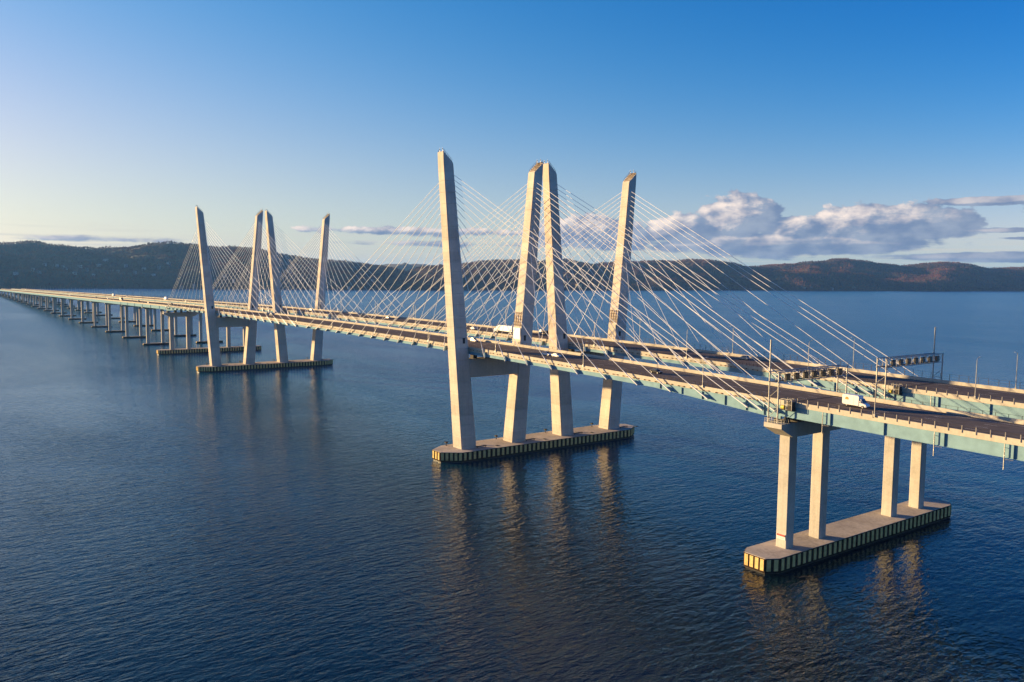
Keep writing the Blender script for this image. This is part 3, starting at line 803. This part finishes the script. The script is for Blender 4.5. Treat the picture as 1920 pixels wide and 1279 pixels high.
# semi-trailer and the smaller lorries
def semi(x, y, rot, label, paint='white', L=15.5):
    T = thing('semi_truck', label, 'truck', (0,0,0))
    MB().box(-L/2, L/2-3.0, -1.28, 1.28, 1.15, 4.1).build('trailer', paint, T)
    MB().box(-L/2, L/2-3.2, -.5, .5, .8, 1.15).build('trailer_frame', 'dark', T)
    m = MB(); m.prism([(L/2-2.4,.7),(L/2-2.4,3.5),(L/2-1.4,3.3),(L/2-.6,2.3),(L/2+1.0,2.0),(L/2+1.3,1.2),(L/2+1.3,.7)], 'y', -1.2, 1.2); m.build('cab', paint, T)
    MB().add([(L/2-1.33,-1.05,3.22),(L/2-1.33,1.05,3.22),(L/2-.58,1.05,2.38),(L/2-.58,-1.05,2.38)], [(0,1,2,3)]).build('windshield', 'glass', T)
    MB().box(L/2-2.4, L/2+1.1, -.9, .9, .5, .72).build('chassis', 'dark', T)
    for s in (-1, 1): MB().box(-L/2-.02, -L/2+.06, s*1.0-.2, s*1.0+.2, 1.2, 1.4).build('tail_light', 'lampred', T)
    wheels(T, (-L/2+1.2, -L/2+2.5, L/2-2.2, L/2+.5), 1.05, .5, .4)
    return put(T, x, y, rot, label)
semi(-64.0, 66., math.pi, 'white semi-trailer truck on the far deck, between tallest leg and its neighbour')
semi(-800., 63., math.pi, 'white lorry far off on the far approach deck, nearer of two', 'white', 11)
semi(-1150., 63., math.pi, 'white lorry far off on the far approach deck, farther of two', 'white', 11)
semi(-770., 6., 0, 'tan lorry on the near approach deck far off at left', 'orange', 9)
pk = thing('flatbed_truck', 'dark flatbed truck with white cab on the far deck between the two inner legs', 'truck', (0,0,0))
MB().box(-3.6, 1.2, -1.15, 1.15, 1.0, 1.25).build('flatbed', 'dark', pk)
MB().prism([(-3.4,1.25),(-2.8,2.3),(.6,2.1),(1.0,1.25)], 'y', -1.0, 1.0).build('covered_load', 'black', pk)
MB().prism([(1.35,.6),(1.35,2.6),(2.6,2.6),(3.2,1.7),(3.5,1.5),(3.5,.6)], 'y', -1.1, 1.1).build('cab', 'white', pk)
MB().add([(2.64,-.95,2.55),(2.64,.95,2.55),(3.19,.95,1.78),(3.19,-.95,1.78)], [(0,1,2,3)]).build('windshield', 'glass', pk)
MB().box(-3.5, 3.3, -.5, .5, .6, 1.0).build('chassis', 'dark', pk)
wheels(pk, (-2.4, 2.4), .98, .48, .35)
put(pk, -46.5, 79., math.pi, 'dark flatbed truck with white cab on the far deck between the two inner legs')

# ------------------------------------------------------------------ water
def water():
    m, b, bs = newmat('river_water')
    p = geo(b)
    mp = b.n('ShaderNodeMapping'); b.put(mp.inputs[0], p); mp.inputs['Rotation'].default_value = (0, 0, R(48)); mp.inputs['Scale'].default_value = (1, .38, 1)
    v = mp.outputs[0]
    mp2 = b.n('ShaderNodeMapping'); b.put(mp2.inputs[0], p); mp2.inputs['Rotation'].default_value = (0, 0, R(62)); mp2.inputs['Scale'].default_value = (1, .5, 1)
    lanes = b.n('ShaderNodeMapping'); b.put(lanes.inputs[0], p); lanes.inputs['Rotation'].default_value = (0, 0, R(-28)); lanes.inputs['Scale'].default_value = (.25, 1, 1)
    gust = b.m('MULTIPLY', b.smooth(b.noise(p, .006, 4, .6, .6), .3, .7, .7, 1.15), b.smooth(b.noise(lanes.outputs[0], .009, 3, .55, .8), .32, .62, .55, 1.1))
    h = b.m('MULTIPLY', b.noise(v, .09, 2, .5), .12)
    h = b.m('ADD', h, b.m('MULTIPLY', b.noise(v, .34, 2, .5, .3), .26))
    h = b.m('ADD', h, b.m('MULTIPLY', b.noise(mp2.outputs[0], .68, 3, .55, .4), .24))
    h = b.m('ADD', h, b.m('MULTIPLY', b.noise(v, 1.6, 2, .5), .045))
    vm = b.n('ShaderNodeVectorMath', operation='DISTANCE'); b.put(vm.inputs[0], p); vm.inputs[1].default_value = (20, -60, 0)
    openw = b.smooth(vm.outputs['Value'], 220, 1000)       # sheltered by the piers, choppier in the open river
    h = b.m('ADD', h, b.m('MULTIPLY', b.noise(v, .15, 2, .5, .3), b.lin(openw, 0, 1, .10, .52)))
    h = b.m('MULTIPLY', h, b.m('MULTIPLY', gust, b.lin(openw, 0, 1, 1.5, 2.3)))
    bp = b.n('ShaderNodeBump'); bp.inputs['Strength'].default_value = 1.; bp.inputs['Distance'].default_value = 1.0
    b.put(bp.inputs['Height'], h); b.put(bs.inputs['Normal'], bp.outputs[0])
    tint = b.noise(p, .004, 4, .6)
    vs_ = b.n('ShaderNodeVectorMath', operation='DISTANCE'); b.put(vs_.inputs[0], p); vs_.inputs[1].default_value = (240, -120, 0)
    clear = b.smooth(b.m('ADD', vs_.outputs['Value'], b.lin(tint, .3, .7, -60, 60)), 120, 560)      # dark near, blue far: bluer sky reflection painted into the colour
    b.put(bs.inputs['Base Color'], b.mix(clear, b.mix(tint, (.002, .011, .022, 1), (.003, .011, .016, 1)), (.001, .080, .165, 1)))  # far blue stands in for brighter sky reflected off the waves
    b.put(bs.inputs['Roughness'], b.lin(openw, 0, 1, .09, .24)); b.put(bs.inputs['Specular Tint'], b.mix(clear, (.74, .98, 1., 1), (.50, .97, 1., 1))); bs.inputs['IOR'].default_value = 1.333  # tint takes red out with distance, imitating reflection of higher, bluer sky
    return m
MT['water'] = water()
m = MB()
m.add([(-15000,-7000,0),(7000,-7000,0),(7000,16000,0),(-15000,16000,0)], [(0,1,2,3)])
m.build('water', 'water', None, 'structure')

# ------------------------------------------------------------------ hills
def pix_dir(u, v):
    return (rr*((u-960)/FPX) + uu*((639.5-v)/FPX) + ff)
def shore_r(azd):
    pts = [(104, 7600), (112.2, 6900), (118, 6000), (125, 5350), (139, 4390), (152, 3950), (162, 4000), (172, 4080), (180, 3900), (200, 3600)]
    return interp(pts, azd)
def interp(pts, x):
    if x <= pts[0][0]: return pts[0][1]
    for (a, va), (c, vc) in zip(pts, pts[1:]):
        if x <= c:
            t = (x-a)/(c-a); t = t*t*(3-2*t)*.5+t*.5; return va+(vc-va)*t
    return pts[-1][1]
def ridge_curve(pix, depth):
    """ridge heights: (azimuth deg, height) for a ridge lying `depth` metres behind the shore"""
    out = []
    for u, v in pix:
        d = pix_dir(u, v); a = math.degrees(math.atan2(d.y, d.x)) % 360; hl = math.hypot(d.x, d.y)
        out.append((a, CAM.z+(shore_r(a)+depth)*d.z/hl))
    return sorted(out)
from mathutils import noise as mn
def hill(name, pix, depth, back, az0, az1, front=0., shoulder=.55, extra=(), rough=30):
    curve = ridge_curve(pix, depth)
    curve = [(a, h) for a, h in extra if a < curve[0][0]]+curve+[(a, h) for a, h in extra if a > curve[-1][0]]
    NA = int((az1-az0)*7); NR = 46
    vs = []; fs = []
    for i in range(NA+1):
        a = az0+(az1-az0)*i/NA; rs = shore_r(a)+front; H = interp(curve, a)
        fade = 1
        for k in range(NR+1):
            t = k/NR*1.9
            r = rs+(depth-front)*min(t, 1) + back*max(0, t-1)
            if t <= 1:
                base = t**shoulder*(1-.15*math.sin(t*math.pi))
            else: base = math.cos((t-1)/.9*math.pi/2)
            x = CAM.x+r*math.cos(R(a)); y = CAM.y+r*math.sin(R(a))
            e = 4*t*(1-t) if t < 1 else 0
            nz = mn.fractal(Vector((x*.0020, y*.0020, 1.7)), .8, 2.1, 5)*rough*3.0*e + mn.fractal(Vector((x*.0085, y*.0085, 5.1)), .8, 2.1, 4)*rough*.35*(1 if t < 1.2 else .3)*min(1, t*8)
            z = -2+max(0, H+2)*base + nz*max(.15, min(1, H/150)) if k > 0 else -4
            if k > 0 and t <= 1: z = max(z, 1.2)
            vs.append((x, y, z))
    for i in range(NA):
        for k in range(NR):
            o = i*(NR+1)+k; fs.append((o, o+1, o+NR+2, o+NR+1))
    m = MB(); m.add(vs, fs); return m
PIX_L = [(-120,462),(0,458.5),(40,457.5),(60,455.5),(100,461),(130,464),(150,467),(180,468),(210,467),(250,464.5),(300,461.5),(340,460.5),(380,464),(420,467),(445,466),(480,470),(500,474),(520,478),(550,484),(575,487),(600,490),(640,492),(680,497),(705,501),(735,507),(760,514),(790,524)]
PIX_M = [(740,522),(770,514),(790,508),(810,504),(830,500.5),(870,497),(900,493),(940,490.5),(985,489.5),(1005,493),(1040,489),(1062,489.5),(1084,493),(1112,500),(1138,496),(1151,493.5),(1193,493),(1237,490.8),(1259,491.8),(1302,488.5),(1346,492),(1379,496),(1401,502.5),(1430,507),(1470,514)]
PIX_R = [(1330,518),(1380,508),(1423,501.5),(1445,499.5),(1477,497),(1540,492),(1565,487.8),(1590,487.5),(1615,490.5),(1652,496),(1690,500),(1715,499),(1740,495.5),(1765,493),(1795,494.5),(1815,497.5),(1840,502.5),(1855,505.5),(1877,504.5),(1902,503.5),(1920,502.5),(1990,500),(2100,506)]
PIX_F = [(560,512),(640,502),(690,497),(740,495),(790,496),(840,500),(900,505),(1000,508),(1200,506),(1500,508),(1900,510)]
def ground_mat(name, c1, c2, sc):
    m, b, bs = newmat(name); p = geo(b)
    n = b.noise(p, sc, 6, .62); n2 = b.noise(p, .03, 4, .6)
    c = b.mix(b.smooth(n, .38, .62), rgba(c1), rgba(c2))
    f = b.lin(n2, .3, .7, .6, 1.4)
    b.put(bs.inputs['Base Color'], b.mix(1., c, b.xyz(f, f, f), 'MULTIPLY')); bs.inputs['Roughness'].default_value = .95
    return m
MT['hill'] = ground_mat('hill_ground', (.045, .027, .020), (.022, .026, .016), .004)
hills = []
for nm, args in (('hill_left', dict(pix=PIX_L, depth=1000, back=1100, az0=148, az1=200, extra=((185, 230), (200, 150)))),
                 ('hill_middle', dict(pix=PIX_M, depth=1300, back=1300, az0=124, az1=153, shoulder=.8)),
                 ('hill_right', dict(pix=PIX_R, depth=1500, back=1500, az0=98, az1=130, shoulder=.75, extra=((98, 160),)))):
    o = hill(nm, **args).build('hill', 'hill', None, 'structure'); hills.append(o)
    for p in o.data.polygons: p.use_smooth = True
fo = hill('ridge', PIX_F, 5200, 2500, 108, 162, 3000, .8).build('hill', 'hill', None, 'structure')
for p in fo.data.polygons: p.use_smooth = True

# woodland: instanced bare trees over the hills
def tree_mat(name, c1, c2):
    m, b, bs = newmat(name); p = geo(b)
    inf = b.n('ShaderNodeObjectInfo')
    n = b.noise(p, .0035, 5, .6)
    k = b.m('ADD', b.smooth(n, .42, .60), b.m('MULTIPLY', b.m('SUBTRACT', inf.outputs['Random'], .5), .5))
    c = b.mix(b.m('MAXIMUM', b.m('MINIMUM', k, 1.), 0.), rgba(c1), rgba(c2))
    f = b.lin(inf.outputs['Random'], 0, 1, .6, 1.45)
    b.put(bs.inputs['Base Color'], b.mix(1., c, b.xyz(f, f, f), 'MULTIPLY')); bs.inputs['Roughness'].default_value = 1.
    return m
MT['tree'] = tree_mat('bare_woodland', (.155, .058, .038), (.064, .036, .031))
def tree_proto():
    rnd = random.Random(3); m = MB()
    m.tube((0,0,-3), (0,0,5), .5, 5, .3)
    for k in range(26):     # loose twiggy clumps
        a = rnd.uniform(0, 2*math.pi); rr_ = rnd.uniform(0, 4.6); z = rnd.uniform(4, 14); rr_ *= math.sqrt(max(.1, 1-((z-8.5)/6.5)**2))
        c = Vector((rr_*math.cos(a), rr_*math.sin(a), z)); s = rnd.uniform(1.1, 2.2)
        d = [Vector((rnd.gauss(0,1), rnd.gauss(0,1), rnd.gauss(0,1))).normalized()*s for _ in range(4)]
        m.add([c+q for q in d], [(0,1,2),(0,2,3),(0,3,1),(1,3,2)])
    me = m.mesh('tree', ['tree']); return me
tree_o = bpy.data.objects.new('woodland_tree', tree_proto())     # referenced by the scatter only
def scatter(hill_o, density, seed):
    ng = bpy.data.node_groups.new('woodland', 'GeometryNodeTree')
    ng.interface.new_socket('Geometry', in_out='INPUT', socket_type='NodeSocketGeometry'); ng.interface.new_socket('Geometry', in_out='OUTPUT', socket_type='NodeSocketGeometry')
    N = ng.nodes; L = ng.links
    gi = N.new('NodeGroupInput'); go = N.new('NodeGroupOutput')
    dp = N.new('GeometryNodeDistributePointsOnFaces'); dp.inputs['Density'].default_value = density; dp.inputs['Seed'].default_value = seed
    io = N.new('GeometryNodeInstanceOnPoints'); oi = N.new('GeometryNodeObjectInfo'); oi.inputs[0].default_value = tree_o
    rv = N.new('FunctionNodeRandomValue'); rv.data_type = 'FLOAT_VECTOR'; rv.inputs[0].default_value = (0,0,0); rv.inputs[1].default_value = (.1,.1,6.28)
    rs = N.new('FunctionNodeRandomValue'); rs.data_type = 'FLOAT'; rs.inputs[2].default_value = .6; rs.inputs[3].default_value = 1.35; rs.inputs['Seed'].default_value = 5
    L.new(gi.outputs[0], dp.inputs['Mesh']); L.new(dp.outputs['Points'], io.inputs['Points']); L.new(oi.outputs['Geometry'], io.inputs['Instance'])
    L.new(rv.outputs[0], io.inputs['Rotation']); L.new(rs.outputs[1], io.inputs['Scale']); L.new(io.outputs[0], go.inputs[0])
    o = link('woodland', hill_o.data.copy(), None, 'stuff')
    md = o.modifiers.new('scatter', 'NODES'); md.node_group = ng
    return o
for k, h in enumerate(hills): scatter(h, .0042, k+1)

# shoreline and hillside houses
def hill_height(x, y):
    best = 2.
    for h in hills:
        ok, loc, n, i = h.ray_cast(Vector((x, y, 900)), Vector((0, 0, -1)))
        if ok: best = max(best, loc.z)
    return best
MT['h_white'] = simple('house_white', (.36, .35, .34), .7); MT['h_tan'] = simple('house_tan', (.50, .36, .18), .7); MT['h_grey'] = simple('house_grey', (.22, .22, .23), .7)
MT['roof'] = simple('house_roof', (.10, .09, .09), .8); MT['pane'] = simple('house_pane', (.03, .035, .045), .2)
rnd = random.Random(21)
SPOTS = [(60,507,0),(72,512,1),(84,498,0),(140,514,0),(164,508,1),(176,517,0),(236,500,0),(252,513,1),(270,506,0),(288,517,0),(30,515,0),(300,503,1),(420,520,0),(438,528,0),(540,512,0),(566,520,1),(700,528,0),(105,500,0),(118,503,0),(128,505,0),(150,501,0),(186,500,0),(198,490,0),(210,509,0),(222,511,0),(316,495,0),(340,540,1),(362,538,1),(384,539,1),
         (1085,539,2),(1098,542,0),(1130,541,0),(1172,542,0),(1222,541,0),(1268,543,0),(1290,541,0),(1405,543,0),(1462,541,0),(1508,542,0),(1522,540,1),(1560,543,0),(1600,541,1),(890,541,0),(912,540,1),(655,541,0),(610,540,1),(930,538,0)]
bpy.context.view_layer.update()
words = {0: 'small white house', 1: 'small grey house', 2: 'larger tan building'}
for n_, (u, v, k) in enumerate(SPOTS):
    d = pix_dir(u, v).normalized(); hit = None
    for h in hills:
        ok, loc, nn, i = h.ray_cast(CAM, d)
        if ok and (hit is None or (loc-CAM).length < (hit-CAM).length): hit = loc
    if hit is None:
        a = math.degrees(math.atan2(d.y, d.x)) % 360; r = shore_r(a)+60
        hit = Vector((CAM.x+r*math.cos(R(a)), CAM.y+r*math.sin(R(a)), 0)); hit.z = hill_height(hit.x, hit.y)
    where = 'on the wooded slope' if v < 530 else 'at the far waterline'
    side = ('far left' if u < 250 else 'behind the distant towers' if u < 700 else 'behind the tallest towers' if u < 1120 else 'behind the right cable fan' if u < 1400 else 'right of the cable fan')
    same = sum(1 for q in SPOTS[:n_+1] if q[2] == k and (q[1] < 530) == (v < 530) and (('far left' if q[0] < 250 else 'behind the distant towers' if q[0] < 700 else 'behind the tallest towers' if q[0] < 1120 else 'behind the right cable fan' if q[0] < 1400 else 'right of the cable fan') == side))
    H = thing('house', f'{words[k]} {where}, {side}, {ordinal(same)} along', 'house', (hit.x, hit.y, hit.z-1), rnd.uniform(0, 3.1), 'houses on the far shore')
    L, Wd, Ht = (34, 16, 17) if k == 2 else (rnd.uniform(14, 24), rnd.uniform(10, 13), rnd.uniform(9, 13))
    wm = ('h_white', 'h_grey', 'h_tan')[k]
    MB().box(-L/2, L/2, -Wd/2, Wd/2, -6, Ht).build('wall', wm, H)
    MB().prism([(-Wd/2-.7, Ht), (0, Ht+Wd*.38), (Wd/2+.7, Ht)], 'x', -L/2-.6, L/2+.6).build('roof', 'roof', H)
    m = MB()
    for s in (-1, 1):
        for f in range(2):
            for c in range(4):
                x = -L/2+L*(c+.5)/4; z = 2.5+f*Ht*.45
                m.box(x-1, x+1, s*Wd/2-.03 if s > 0 else -Wd/2-.05, s*Wd/2+.05 if s > 0 else -Wd/2+.03, z, z+2)
    m.build('window', 'pane', H)

# ------------------------------------------------------------------ haze over the river
top = max([130.]+[v.co.z for h in hills+[fo] for v in h.data.vertices])+25
hz = MB().box(-15200, 7200, -7200, 16200, -6, top).build('haze', 'white', None, 'stuff')
hm = bpy.data.materials.new('haze'); hm.use_nodes = True; hm.node_tree.nodes.clear()
hb = NB(hm.node_tree); pv = hb.n('ShaderNodeVolumePrincipled'); pv.inputs['Color'].default_value = (.18, .44, 1., 1); pv.inputs['Density'].default_value = 3.0e-5; pv.inputs['Anisotropy'].default_value = .2
ou = hb.n('ShaderNodeOutputMaterial'); hm.node_tree.links.new(pv.outputs[0], ou.inputs['Volume'])
hz.data.materials.clear(); hz.data.materials.append(hm)
print('HAZE TOP', top)
